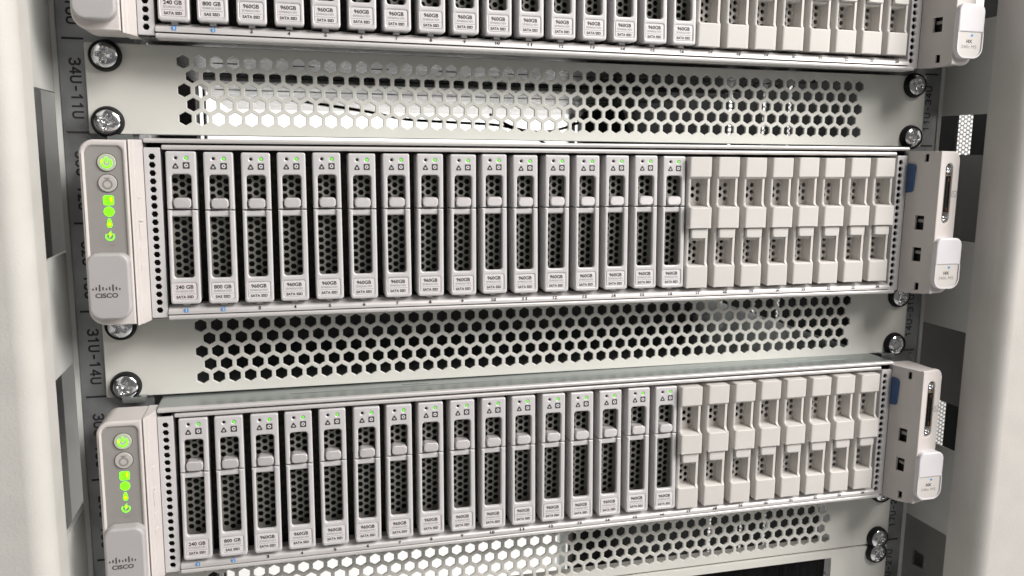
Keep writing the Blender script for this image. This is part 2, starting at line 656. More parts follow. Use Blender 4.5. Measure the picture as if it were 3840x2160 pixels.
for z, xf, lab in ((0, -196.95, 'painted hexagonal vent panel between the top server and the middle server'),
                   (-133.35, -194.35, 'painted hexagonal vent panel between the middle server and the bottom server'),
                   (-266.7, -197.6, 'painted hexagonal vent panel directly below the bottom server')):
    o = obj('vent_panel', mk('vent_panel', vent_mesh_fn(xf, z, 0), 'panel', (0, 0, 0)), None, (0, 0, z))
    tag(o, lab, 'vent panel', 'hexagonal vent panels between the servers')

# brush panel under the lowest vent
br = thing('brush_panel', 'painted blank plate with a black brush slot under the lowest vent panel', 'brush panel', (0, 0, -311.2))
BO = (0, 0, -311.2)
def f(bm):
    slab(bm, [rect(-241.3, 241.3, -310.4, -267.15, 0.8, 2), rect(-197, 197.7, -303.5, -272.6, 0.6, 2)], XZ, -0.3, 1.2, 0.45, 2)
    slab(bm, [rect(0.8, 16, -268.3, -267.2)], YZ, -215, 215)
    slab(bm, [rect(1.0, 9, -272.5, -271.3)], YZ, -197, 197)
obj('face_plate', mk('face_plate', f, 'panel', BO), br)
def f(bm):
    x = -196.8
    while x < 197.4:
        wd = random.uniform(0.35, 0.7)
        y = random.uniform(5.6, 7.4)
        dx = random.uniform(-0.8, 0.8)
        v = [bm.verts.new(p) for p in ((x, y + .4, -272.6), (x + wd, y, -272.6), (x + wd + dx, y - .2, -303), (x + dx, y + .2, -303))]
        bm.faces.new(v)
        x += wd * 0.75
    box(bm, -197, 197.7, 8.2, 9.4, -304, -272)
bo = obj('bristles', mk('bristles', f, 'black', BO), br)
bo['kind'] = 'stuff'


# ------------------------------------------------------------------ screws
def head_fn(bm):
    n = 56
    R = 5.9
    rr = [5.9, 5.9, 5.75, 5.4, 4.9, 4.4, 3.9, 3.4, 2.9, 2.5, 2.1, 1.7, 1.3, 0.9, 0.5, 0.0]
    hh = [-0.6, -1.2, -1.75, -2.2]

    def dome(r):
        return -2.0 - 2.0 * math.sqrt(max(0, 1 - (r / 6.3) ** 2))

    def depth(x, z):
        d = 0
        for a, b in ((x, z), (z, x)):
            hw = 0.95 - 0.06 * abs(a)
            if abs(b) < hw + 0.35 and abs(a) < 3.6:
                k = min(1, (hw + 0.35 - abs(b)) / 0.45) * min(1, (3.6 - abs(a)) / 0.5)
                d = max(d, k * (2.3 - 0.28 * abs(a)))
        return d
    rings = []
    for i, r in enumerate(rr):
        if r == 0:
            rings.append([bm.verts.new((0, dome(0) + 2.3, 0))])
            continue
        ring = []
        for k in range(n):
            a = 2 * math.pi * k / n
            x, z = r * math.cos(a), r * math.sin(a)
            y = hh[0] if i == 0 else (dome(r) + depth(x, z))
            ring.append(bm.verts.new((x, y, z)))
        rings.append(ring)
    for a, b in zip(rings, rings[1:]):
        for i in range(n):
            j = (i + 1) % n
            if len(b) == 1:
                bm.faces.new((a[i], a[j], b[0]))
            else:
                bm.faces.new((a[i], a[j], b[j], b[i]))


def washer_fn(bm):
    lathe(bm, [(7.6, -0.02), (7.65, -0.9), (7.35, -1.9), (6.95, -3.1), (6.7, -3.6), (6.35, -3.7), (6.05, -3.4), (5.95, -2.4), (5.4, -2.0), (3, -2.0), (0, -2.0)], 44, XZ, 0, 0)


HEAD = mk('screw_head', head_fn, 'zinc', sharp=50)
WASH = mk('cup_washer', washer_fn, 'black', sharp=50)
SCREWS = [(-232.0, 37.9, 'top left corner of the upper vent panel', 8), (-232.5, 6.4, 'bottom left corner of the upper vent panel', 20),
          (232.1, 38.3, 'top right corner of the upper vent panel', 15), (232.3, 6.3, 'bottom right corner of the upper vent panel', 3),
          (-232.4, -95.0, 'top left of the middle vent panel', 30), (-231.6, -126.8, 'bottom left corner of the middle vent panel', 24),
          (233.4, -95.0, 'top right corner of the middle vent panel', 35), (232.9, -127.0, 'bottom right corner of the middle vent panel', 22),
          (232.3, -228.6, 'top right of the lowest vent panel', 10), (232.2, -261.4, 'bottom right corner of the lowest vent panel', 14),
          (232.0, -271.7, 'top right corner of the brush plate', 28)]
for x, z, lab, rot in SCREWS:
    t = thing('rack_screw', 'zinc cross-head screw in black cup washer at ' + lab, 'screw', (x, -0.02, z), 'screws holding the vent panels')
    h = obj('screw_head', HEAD, t)
    h.location = (0, -0.0008, 0)
    h.rotation_euler = (0, math.radians(rot), 0)
    obj('cup_washer', WASH, t)

# ------------------------------------------------------------------ servers
SO = [(0.725, -0.5, 133.35 + 0.58), (0, 0, 0), (-0.2, -1.74, -133.35 + 1.11)]
SN = ['top', 'middle', 'bottom']
CX = lambda n: -198.3 + 17.301 * (n - 1)


def build_server():
    P = []   # (name, mesh, children)

    def part(name, fn, m, sharp=38, kids=()):
        P.append((name, mk(name, fn, m, (0, 0, -88), sharp), list(kids)))

    def kid(name, fn, m):
        return (name, mk(name, fn, m, (0, 0, -88)))

    # chassis
    def f(bm):
        slab(bm, [poly([(-19, -88.7), (712, -88.7), (712, -87.9), (-19, -87.9)])], YZ, -214.5, 214.8)
        for x0, x1 in ((-214.5, -213.5), (213.8, 214.8)):
            box(bm, x0, x1, -19, 712, -87.8, -1.6)
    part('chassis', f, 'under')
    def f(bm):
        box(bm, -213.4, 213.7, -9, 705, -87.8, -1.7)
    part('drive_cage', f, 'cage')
    # top cover with rolled front edge
    def f(bm):
        slab(bm, [poly([(-19.6, -0.77), (712, -0.77), (712, -1.55), (-19.6, -1.55)])], YZ, -213.7, 215.2)
        slab(bm, [rect(-8.5, -7.9, -0.80, -0.60)], YZ, -150, 190)
        for xx in (-90, 150):
            slab(bm, [rect(xx, xx + 16, -4.5, -2.5, 0.9)], XY, -0.55, -0.8)
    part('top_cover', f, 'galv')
    def f(bm):
        pr = poly([(-21.9, -0.72, 0.9), (-19.2, -0.72), (-17, -0.95), (-17, -2.85), (-21.9, -2.85, 1.0)], 6)
        slab(bm, [pr], YZ, -213.9, 215.4, 0.5, 2, True, 0.5)
    part('cover_hem', f, 'hem')
    def f(bm):
        pr = poly([(-20.9, -3.75, 0.9), (-12, -3.75), (-12, -6.0), (-20.9, -6.0, 0.9)], 6)
        slab(bm, [pr], YZ, -206.2, 207.5, 0.6, 2, True, 0.6)
    part('top_hem', f, 'hem')
    # number lip
    def f(bm):
        pr = poly([(-12, -82.0), (-18.6, -82.3, 1.5), (-22.0, -84.0, 2.5), (-22.4, -86.35), (-12, -86.35)], 5)
        slab(bm, [pr], YZ, -206.9, 208.4, 0.3, 1, True, 0.3)
        for i in range(1, 16):
            if True:
                xx = CX(i) + 8.6
                slab(bm, [poly([(-16, -81.9), (-18.2, -82.0, 0.5), (-20.6, -83.3, 0.8), (-16, -84)], 3)], YZ, xx - 2.6, xx + 2.6, 0.7, 2, True, 0.7)
    part('number_lip', f, 'lip')
    def f(bm):
        pr = poly([(-12, -86.9), (-22.3, -86.9, 0.9), (-22.3, -89.2, 1.0), (-12, -89.2)], 6)
        slab(bm, [pr], YZ, -206.9, 212.2, 0.5, 2, True, 0.5)
    part('bottom_hem', f, 'hem')
    # vent strips with a column of hexagons
    for x0, x1, cx, zt, zb, h0 in ((-214.4, -207.1, -210.8, -5.7, -88.0, -10.0), (207.5, 214.85, 210.1, -5.2, -87.5, -9.2)):
        def f(bm, x0=x0, x1=x1, cx=cx, zt=zt, zb=zb, h0=h0):
            slab(bm, [rect(x0, x1, zb, zt, 0.6, 3)] + [hexa(cx, h0 - 3.912 * i, 1.58, False) for i in range(20)], XZ, -21.2, -19.9, 0.3, 2)
            for xx in (x0 + 0.05, x1 - 1.0):
                box(bm, xx, xx + 0.95, -20.2, -9, zb + .1, zt - .1)
        part('vent_strip', f, 'silver')

        def f(bm, x0=x0, x1=x1, zt=zt, zb=zb):
            box(bm, x0 + 1.2, x1 - 1.2, -16, -15, zb + 1, zt - 1)
        part('strip_backing', f, 'void')

    # ---------------- left ear
    def f(bm):
        zt, zb = -2.4, -88.4
        rec = poly([(-237.7, -57, 1), (-221.7, -57, 1), (-221.7, -5.3, 2.6), (-237.7, -5.3, 3.6)], 6)
        out = poly([(-239.9, zb, 7.5), (-219.6, zb), (-219.6, zt), (-239.9, zt, 6.5)], 8)
        slab(bm, [out, rec], XZ, -34.1, -10.5, 1.1, 4)
        box(bm, -239, -220.5, -10.6, -9.5, zb + 3, zt - 3)
    kids = []
    def r_(bm):
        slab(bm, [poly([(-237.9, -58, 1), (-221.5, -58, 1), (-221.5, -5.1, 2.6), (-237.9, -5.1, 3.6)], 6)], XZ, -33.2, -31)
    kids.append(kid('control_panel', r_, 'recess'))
    def r_(bm):
        lathe(bm, [(3.95, -33.0), (3.95, -33.75), (3.75, -33.95), (2.5, -34.0), (0, -34.0)], 32, XZ, -228.4, -12.7)
    kids.append(kid('power_button', r_, 'buttonlit'))
    def r_(bm):
        lathe(bm, [(3.95, -33.0), (3.95, -33.75), (3.75, -33.95), (2.5, -34.0), (0, -34.0)], 32, XZ, -228.5, -22.15)
    kids.append(kid('locator_button', r_, 'button'))
    for cz in (-12.7, -22.15):
        def r_(bm, cz=cz):
            slab(bm, [ngon(-228.45, cz, 4.25, 36), ngon(-228.45, cz, 3.95, 36)], XZ, -33.26, -33.1)
        kids.append(kid('button_gap', r_, 'ink'))
    def arc(cu, cv, r, wd, a0, a1, n=18):
        o = [(cu + (r + wd / 2) * math.cos(math.radians(a0 + (a1 - a0) * i / n)), cv + (r + wd / 2) * math.sin(math.radians(a0 + (a1 - a0) * i / n))) for i in range(n + 1)]
        q = [(cu + (r - wd / 2) * math.cos(math.radians(a0 + (a1 - a0) * i / n)), cv + (r - wd / 2) * math.sin(math.radians(a0 + (a1 - a0) * i / n))) for i in range(n + 1)]
        return o + q[::-1]
    def r_(bm):
        slab(bm, [arc(-228.4, -12.9, 2.0, 0.85, 130, 410)], XZ, -34.12, -34.0)
        slab(bm, [rect(-228.85, -227.95, -12.9, -10.2, 0.4, 4)], XZ, -34.12, -34.0)
    kids.append(kid('power_symbol', r_, 'green'))
    def r_(bm):
        slab(bm, [ngon(-228.5, -22.7, 2.2, 28), ngon(-228.5, -22.7, 1.5, 28)], XZ, -34.1, -34.0)
        slab(bm, [[(-229.9, -19.6), (-227.1, -19.6), (-228.0, -20.6), (-229.0, -20.6)]], XZ, -34.1, -34.0)
    kids.append(kid('locator_symbol', r_, 'symbol'))
    def r_(bm):
        slab(bm, [rect(-230.9, -226.4, -32.2, -27.8, 0.9, 4)], XZ, -33.32, -33.2)
    kids.append(kid('system_light', r_, 'green'))
    kids.append(('system_symbol', text_mesh('S', 2.0, 2.9, 'greendark', 0.0), (-228.65, -33.36, -30.0 + 88)))
    def r_(bm):
        slab(bm, [ngon(-228.7, -35.2, 2.25, 28)], XZ, -33.32, -33.2)
    kids.append(kid('fan_light', r_, 'green'))
    def r_(bm):
        for k in range(6):
            a = k * 60
            p = [(0.25, 0), (0.9, 0.18), (1.7, 0.0), (1.75, 0.25), (0.9, 0.42), (0.3, 0.2)]
            c, s = math.cos(math.radians(a)), math.sin(math.radians(a))
            slab(bm, [[(-228.7 + x * c - z * s, -35.2 + x * s + z * c) for x, z in p]], XZ, -33.4, -33.3)
    kids.append(kid('fan_symbol', r_, 'greendark'))
    def r_(bm):
        slab(bm, [poly([(-229.3, -38.4, 0.5), (-228.3, -38.4, 0.5), (-227.6, -41.2, 0.5), (-227.9, -42.5, 0.7), (-229.7, -42.5, 0.7), (-230.0, -41.2, 0.5)], 4)], XZ, -33.32, -33.2)
    kids.append(kid('temperature_light', r_, 'green'))
    def r_(bm):
        slab(bm, [arc(-228.9, -46.6, 1.75, 0.55, 145, 395)], XZ, -33.32, -33.2)
        slab(bm, [[(-228.3, -43.9), (-229.9, -45.9), (-229.1, -45.9), (-229.4, -47.6), (-227.7, -45.3), (-228.5, -45.3)]], XZ, -33.34, -33.2)
    kids.append(kid('supply_light', r_, 'green'))
    for cu, cv, ru, rv, yy in ((-227.5, -29.6, 0.55, 1.3, -33.38), (-228.8, -41.0, 0.6, 1.0, -33.38), (-230.35, -12.3, 0.42, 0.9, -34.18), (-228.75, -45.7, 0.4, 0.9, -33.4)):
        def r_(bm, cu=cu, cv=cv, ru=ru, rv=rv, yy=yy):
            slab(bm, [[(cu + ru * math.cos(a * math.pi / 8), cv + rv * math.sin(a * math.pi / 8)) for a in range(16)]], XZ, yy, yy + 0.05)
        kids.append(kid('light_core', r_, 'greeny'))
    def r_(bm):
        slab(bm, [[(-228.6, -50.4), (-227.6, -50.4), (-227.6, -50.0), (-226.7, -50.7), (-227.6, -51.4), (-227.6, -51.0), (-228.6, -51.0)]], XZ, -33.28, -33.2)
        for k in range(3):
            slab(bm, [ngon(-230.0 + k * 0.7, -50.9 - 0.4 * (k % 2), 0.25, 8)], XZ, -33.28, -33.2)
    kids.append(kid('network_symbol', r_, 'symbol'))
    def r_(bm):
        slab(bm, [rect(-238.5, -220.4, -84.6, -54.0, (5.6, 5.6, 4.6, 4.6), 8)], XZ, -40.2, -33.6, 1.3, 5)
    kids.append(kid('logo_cap', r_, 'cap'))
    def r_(bm):
        hs = [(-69.75, -70.75), (-69.15, -70.75), (-68.05, -71.25), (-69.15, -70.75), (-69.75, -70.75), (-69.15, -70.75), (-68.05, -71.25), (-69.15, -70.75), (-69.75, -70.75)]
        for k, (a, b) in enumerate(hs):
            x = -236.25 + 1.415 * k
            slab(bm, [rect(x - 0.3, x + 0.3, b, a, 0.28, 3)], XZ, -40.3, -40.15)
    kids.append(kid('logo_bars', r_, 'ink'))
    kids.append(('logo_lettering', text_mesh('CISCO', 9.7, 2.2, 'ink', 0.03), (-230.6, -40.27, -73.2 + 88)))
    part('left_ear', f, 'ear', kids=kids)
    # inner flange of the left ear
    def f(bm):
        pr = [(-219.4, -33.0), (-218.9, -33.9), (-218.3, -33.4), (-217.5, -29.8), (-217.0, -29.6), (-214.7, -21.6), (-214.4, -10), (-219.4, -10)]
        slab(bm, [pr], XY, -2.2, -88.9, 0.3, 1)
        for z0, z1, wd in ((-29.4, -28.5, .7), (-40.2, -39.3, 1.2), (-48.6, -41.2, .7), (-55.4, -52.5, .5), (-63.3, -60.6, .6)):
            slab(bm, [[(-217.3, -28.6), (-217.3 + wd, -29.3 + wd * .2), (-215.9 + wd * .6, -25.6), (-215.6, -24.8)]], XY, z1, z0, 0.2, 1)
    part('ear_flange', f, 'ear', 30)

    # ---------------- right ear
    WALL = [(214.95, -21.3), (217.45, -31.8), (221.6, -40.4)]

    def wmap(y, z, t):
        # point on the inner wall at depth y, pushed outwards by t
        if y > -31.8:
            k = (y + 21.3) / (-31.8 + 21.3)
            x = 214.95 + k * 2.5
        else:
            k = (y + 31.8) / (-40.4 + 31.8)
            x = 217.45 + k * 4.15
        return (x + t, y, z)

    def f(bm):
        # inner wall with its punched openings
        out = poly([(-21.3, -88.0, 0.8), (-31.8, -87.9), (-40.2, -87.0, 3.5), (-40.4, -6, 1), (-40.0, -2.3, 3.0), (-31.8, -2.3), (-21.3, -2.3, 0.6)], 5)
        holes = [rect(-34.2, -31.9, -8.6, -4.1), rect(-34.3, -28.9, -49.1, -40.6), rect(-34.2, -28.9, -68.2, -59.8), rect(-34.4, -31.9, -85.6, -81.1)]
        slab(bm, [out] + holes, wmap, 0.0, 1.2)
        # front face
        fr = poly([(221.4, -87.0), (239.6, -87.0, 8), (239.6, -2.3, 6), (221.4, -2.3)], 8)
        slot = rect(226.9, 233.3, -44.9, -9.6, 3.1, 6)
        fm = lambda u, v, t: (u, -40.9 + (u - 221.4) * 0.27 + t, v)
        slab(bm, [fr, slot], fm, 0.0, 3.0, 0.9, 3)
        # shell round the outside
        sh = poly([(221.8, -86.6), (239.2, -86.6, 8), (239.2, -2.7, 6), (221.8, -2.7)], 8)
        sh_i = offs(sh if s_area(sh) > 0 else sh[::-1], 1.2)
        slab(bm, [sh, sh_i], lambda u, v, t: (u, -40.9 + (u - 221.4) * 0.27 * (1 if t < 3 else 0) + t, v), 1.0, 28.5)
        slab(bm, [[(215.3, -21.3), (217.9, -31.8), (222, -39.8), (222, -12.5), (215.3, -12.5)]], XY, -2.5, -3.7)
        slab(bm, [[(215.3, -21.3), (217.9, -31.8), (222, -39.8), (222, -12.5), (215.3, -12.5)]], XY, -85.7, -86.9)
    kids = []
    def r_(bm):
        box(bm, 219.2, 236, -29, -28, -86, -4)  # black sheets put in for the shade inside the hollow ear
        slab(bm, [rect(-36, -28, -86, -4)], YZ, 220.4, 220.9)
    kids.append(kid('ear_hollow_shade', r_, 'void'))
    def r_(bm):
        for a, b in ((-44.6, -42.8), (-63.6, -61.9)):
            box(bm, 218.9, 220.3, -34.5, -29.2, a, b)
    kids.append(kid('ear_latch', r_, 'mesh'))
    fy = lambda x: -40.9 + (x - 221.4) * 0.27
    def r_(bm):
        slab(bm, [rect(226.2, 234.0, -45.6, -9.0, 3.5, 6)], XZ, -35.6, -34.6)
    kids.append(kid('connector_plate', r_, 'gold'))
    def r_(bm):
        slab(bm, [rect(227.6, 232.7, -38.9, -16.2, 0.5, 3), rect(228.3, 232.0, -38.4, -16.8, 0.4, 3)], XZ, -38.0, -35.5)
    kids.append(kid('connector_shell', r_, 'gold'))
    def r_(bm):
        slab(bm, [rect(229.5, 232.2, -38.2, -17.0)], XZ, -37.2, -35.4)
        for i in range(26):
            box(bm, 229.8, 230.6, -37.5, -37.1, -37.6 + i * 0.78, -37.2 + i * 0.78)
    kids.append(kid('connector_socket', r_, 'black'))
    def r_(bm):
        for zz in (-18.4, -19.5, -36.0, -37.0):
            slab(bm, [ngon(231.0, zz, 0.3, 10)], XZ, -37.6, -37.1)
    kids.append(kid('connector_contact', r_, 'orange'))
    for zz in (-13.0, -41.8):
        def r_(bm, zz=zz):
            lathe(bm, [(2.7, -35.4), (2.7, -37.0), (2.3, -37.6), (1.4, -37.5), (1.1, -36.6), (0.8, -36.9), (0, -37.2)], 20, XZ, 230.2, zz)
        kids.append(kid('jack_screw', r_, 'zinc'))
    def r_(bm):
        fm = lambda u, v, t: (u, fy(u) + t, v)
        slab(bm, [rect(234.1, 238.5, -29.4, -25.6, 0.3, 2), rect(234.5, 238.1, -29.0, -26.0, 0.2, 2)], fm, -0.09, 0.05)
        slab(bm, [[(235.1, -26.6), (235.4, -26.4), (236.3, -27.4), (235.4, -28.4), (235.1, -28.2), (235.8, -27.4)]], fm, -0.09, 0.05)
        slab(bm, [rect(236.3, 237.4, -28.5, -28.15)], fm, -0.09, 0.05)
    kids.append(kid('console_symbol', r_, 'inkgrey'))
    cm = lambda u, v, t: (u, -43.6 + t, v)
    def r_(bm):
        slab(bm, [rect(221.5, 239.4, -83.6, -53.3, (6.0, 6.0, 4.4, 4.4), 8), poly([(222.5, -82.7, 5.1), (238.4, -82.7, 5.1), (238.4, -69.1, 0.9), (222.5, -69.1, 0.9)], 8)], cm, 0, 7.5, 0.85, 4)
    kids.append(kid('model_cap', r_, 'cap_light'))
    def r_(bm):
        slab(bm, [poly([(222.3, -82.9, 5.2), (238.6, -82.9, 5.2), (238.6, -68.9, 0.9), (222.3, -68.9, 0.9)], 8)], cm, 0.55, 1.6)
    kids.append(kid('model_label', r_, 'cap_label'))
    kids.append(('model_lettering', text_mesh('HX', 3.9, 1.9, 'ink', 0.035), (230.2, -43.12, -74.15 + 88)))
    kids.append(('model_lettering', text_mesh('240c M5', 10.6, 1.8, 'inkgrey', 0.0), (230.2, -43.12, -77.1 + 88)))
    def r_(bm):
        slab(bm, [ngon(231.8, -70.8, 0.75, 14)], cm, 0.42, 0.6)
    kids.append(kid('model_dot', r_, 'blueprint'))
    part('right_ear', f, 'ear', kids=kids)
    # blue pull-out tab between strip and ear
    def f(bm):
        bmap = lambda y, z, t: wmap(y, z, t - 1.5)
        slab(bm, [poly([(-22.3, -27.3), (-26.6, -26.8, 1.8), (-27.4, -10.4, 1.8), (-22.3, -9.7)], 6)], bmap, 0, 1.1, 0.35, 2)
    part('pull_tab', f, 'blue')
    # dark bars under the chassis
    def f(bm):
        box(bm, -205, 205, 165, 262, -89.1, -88.75)
    part('underside_channel', f, 'void')
    def f(bm):
        slab(bm, [poly([(196, -89.2), (196, -91.5, 1.0), (224, -91.5, 1.0), (224, -89.2)], 4)], YZ, -204, 204)
    part('underside_bar', f, 'hem')
    def f(bm):
        box(bm, -205, 205, 330, 338, -88.95, -88.75)
    part('underside_groove', f, 'void')
    for k in range(9):
        xx = -190 + k * 46
        part('underside_slot', lambda bm: box(bm, xx, xx + 14, 96, 99, -88.9, -88.72), 'void')
    # rail bracket seen above the left ear
    def f(bm):
        box(bm, -233, -221.5, -3.2, 1.2, -2.6, 0.4, 0.3)
    part('rail_bracket', f, 'galv')
    def f(bm):
        box(bm, 221, 231, -3.2, 1.2, -2.6, 0.2, 0.3)
    part('rail_bracket', f, 'galv')
    return P


PARTS = build_server()
PLATE = mk('number_plate', lambda bm: slab(bm, [rect(-0.95, 0.95, -1.0, 1.0, 0.35, 3)], XZ, -0.05, 0.05), 'blueprint')
lipy = lambda z: -22.28
for k, (dx, dy, dz) in enumerate(SO):
    sv = thing('rack_server', ['pale grey two-unit rack server cut off by the top of the photo', 'pale grey two-unit rack server between two vent panels, whole in view',
                              'pale grey two-unit rack server with its top cover showing, lowest of three'][k], 'server', (dx, dy, dz - 88), 'rack servers')
    for name, me, kids in PARTS:
        po = obj(name, me, sv)
        if name in ('cover_hem', 'top_hem', 'top_cover'):
            po.rotation_euler = (0, math.radians(-0.18), 0)     # the covers sit slightly out of true
        for kd in kids:
            ko = obj(kd[0], kd[1], po)
            if len(kd) > 2:
                ko.location = Vector(kd[2]) * MM
    for n in range(1, 25):
        x = -198.54 + 17.301 * (n - 1)
        if n <= 2:
            pl = obj('number_plate', PLATE, sv, (x, -22.38, -84.6 + 88))
            obj('slot_number', text_mesh(str(n), 0.45 if n == 1 else 1.0, 1.4, 'label', 0.02), pl, (0, -0.1, 0))
        else:
            obj('slot_number', text_mesh(str(n), 1.25 if n < 10 else 2.4, 1.75, 'marker', 0.03), sv, (x, -22.36, -84.5 + 88))

# ------------------------------------------------------------------ drives
ORD = ['first', 'second', 'third', 'fourth', 'fifth', 'sixth', 'seventh', 'eighth', 'ninth', 'tenth', 'eleventh', 'twelfth', 'thirteenth', 'fourteenth', 'fifteenth', 'sixteenth']
DO = (0, -22, -82)     # origin of a drive: foot of its front, slot coordinates with x = slot centre
yf = lambda z: -20.5 - 3.5 * ((-z - 7.5) / 74.0)
DM = lambda u, v, t: (u, yf(v) + t, v)


def dk(name, fn, m, sharp=38):
    return mk(name, fn, m, DO, sharp)


def f(bm):
    out = poly([(-6.9, -35.25), (-6.9, -7.5, 1.0), (6.9, -7.5, 1.0), (6.9, -35.25), (4.45, -35.25), (4.45, -18.5, 1.5), (-4.55, -18.5, 1.5), (-4.55, -35.25)], 5)
    slab(bm, [out, ngon(-2.35, -10.75, 0.68, 14), ngon(2.45, -10.75, 0.68, 14)], DM, 0, 1.9, 0.8, 4)
    sh = rect(-6.86, 6.86, -35.2, -7.55, (0, 0, 1.0, 1.0))
    slab(bm, [sh, rect(-6.1, 6.1, -34.6, -8.3)], DM, 1.85, 11)
    box(bm, -6.5, 6.5, -10.2, 4, -80.6, -7.9)
D_BEZEL = dk('bezel', f, 'silver')
def f(bm):
    out = poly([(-6.9, -35.75), (-5.0, -35.75), (-5.0, -68.6, 1.5), (4.2, -68.6, 1.5), (4.2, -35.75), (6.9, -35.75), (6.9, -81.4, 1.5), (-6.9, -81.4, 1.5)], 5)
    lab = rect(-5.45, 4.95, -79.15, -71.2, 0.8, 3)
    slab(bm, [out, lab], DM, 0, 1.9, 0.8, 4)
    slab(bm, [rect(-6.86, 6.86, -81.35, -35.8, (1.5, 1.5, 0, 0)), rect(-6.1, 6.1, -80.6, -36.4)], DM, 1.85, 10)
    # set back bar across the top of the opening
    slab(bm, [poly([(1.1, -36.0, 0.3), (1.1, -38.6, 0.9), (3.4, -39.2, 0.8), (4.5, -36.0)], 4)], lambda u, v, t: (t, yf(-37) + u, v), -5.05, 4.25)
    # feet under the lever
    box(bm, -1.6, 1.4, -20.6, -14, -82.8, -81.2)
D_LEVER = dk('lever', f, 'silver')
def f(bm):
    slab(bm, [rect(-4.0, 4.1, -34.75, -29.8, 1.75, 7)], lambda u, v, t: (u, -22.3 + t, v), 0, 6, 0.6, 4)
D_BUTTON = dk('release_button', f, 'knurl')
def f(bm):
    holes = []
    for c in range(-1, 2):
        for r in range(40):
            z = -64.8 + 3.75 * (r - 14) + (1.875 if c % 2 else 0)
            if -68.6 < z < -18.5:
                x = -0.2 + 3.25 * c
                holes.append(hexa(x, z, 1.55, False)) if x < 3.6 else None
    slab(bm, [rect(-5.7, 5.1, -71, -16)] + holes, XZ, -16.0, -15.2)
    for x0, x1 in ((-5.75, -5.15), (4.6, 5.2)):
        box(bm, x0, x1, -20.3, -15.1, -70, -16)
D_MESH = dk('vent_mesh', f, 'mesh')
def f(bm):
    box(bm, -6.4, 6.4, -13.6, -10.4, -80, -8.2)
D_BODY = dk('drive_body', f, 'void')
D_LAB = {}
for m in ('label', 'label_pink'):
    D_LAB[m] = dk('label_plate', lambda bm: slab(bm, [rect(-5.5, 5.0, -79.2, -71.15, 0.8, 4)], DM, 0.18, 1.5, 0.1, 1), m)
D_LINE = dk('printed_line', lambda bm: slab(bm, [rect(-5.1, 4.6, -76.48, -76.32)], DM, 0.13, 0.2), 'inkgrey')
D_FAULT = dk('fault_light', lambda bm: lathe(bm, [(0.75, yf(-10.75) + 0.7), (0, yf(-10.75) + 0.7)], 14, XZ, -2.35, -10.75), 'void')
D_LED = dk('status_light', lambda bm: lathe(bm, [(0.66, yf(-10.75) + 0.5), (0.66, yf(-10.75) + 0.12), (0.4, yf(-10.75) - 0.05), (0, yf(-10.75) - 0.1)], 14, XZ, 2.45, -10.75), 'greenled')
def f(bm):
    slab(bm, [poly([(-4.2, -15.85, 0.5), (-0.65, -15.85, 0.5), (-2.42, -12.6, 0.5)], 3)], DM, -0.05, 0.05)
D_TRI = dk('fault_symbol', f, 'icon')
def f(bm):
    for a in (45, -45):
        c, s = math.cos(math.radians(a)), math.sin(math.radians(a))
        slab(bm, [[(-2.42 + x * c - z * s, -14.85 + x * s + z * c) for x, z in ((-0.62, -0.14), (0.62, -0.14), (0.62, 0.14), (-0.62, 0.14))]], DM, -0.1 - (0.01 if a > 0 else 0), -0.05)
D_X = dk('cross_mark', f, 'label')
D_SQ = dk('activity_symbol', lambda bm: slab(bm, [rect(0.9, 4.0, -15.8, -12.7, 0.2, 2)], DM, -0.05, 0.05), 'icon')
D_O = dk('ring_mark', lambda bm: slab(bm, [ngon(2.45, -14.25, 0.92, 20), ngon(2.45, -14.25, 0.42, 16)], DM, -0.1, -0.05), 'label')


def make_drive(cap, model, kind, lab, wcap):
    t = thing('ssd_drive', '', 'drive')
    obj('bezel', D_BEZEL, t)
    obj('lever', D_LEVER, t)
    obj('release_button', D_BUTTON, t)
    obj('vent_mesh', D_MESH, t)
    obj('drive_body', D_BODY, t)
    l = obj('label_plate', D_LAB[lab], t)
    ty = lambda z: yf(z) + 0.12 + 22
    obj('capacity_text', text_mesh(cap, wcap, 1.95, 'marker', 0.022), l, (-0.3, ty(-73.4), -73.05 + 82))
    obj('model_text', text_mesh(model, 8.4, 1.05, 'inkgrey', 0.0), l, (-0.3, ty(-75.4), -75.1 + 82))
    obj('type_text', text_mesh(kind, 8.0 if len(kind) > 7 else 7.0, 1.4, 'marker', 0.03), l, (-0.3, ty(-78.2), -77.9 + 82))
    obj('printed_line', D_LINE, l)
    obj('fault_light', D_FAULT, t)
    obj('status_light', D_LED, t)
    ts = obj('fault_symbol', D_TRI, t)
    obj('cross_mark', D_X, ts)
    sq = obj('activity_symbol', D_SQ, t)
    obj('ring_mark', D_O, sq)
    return t


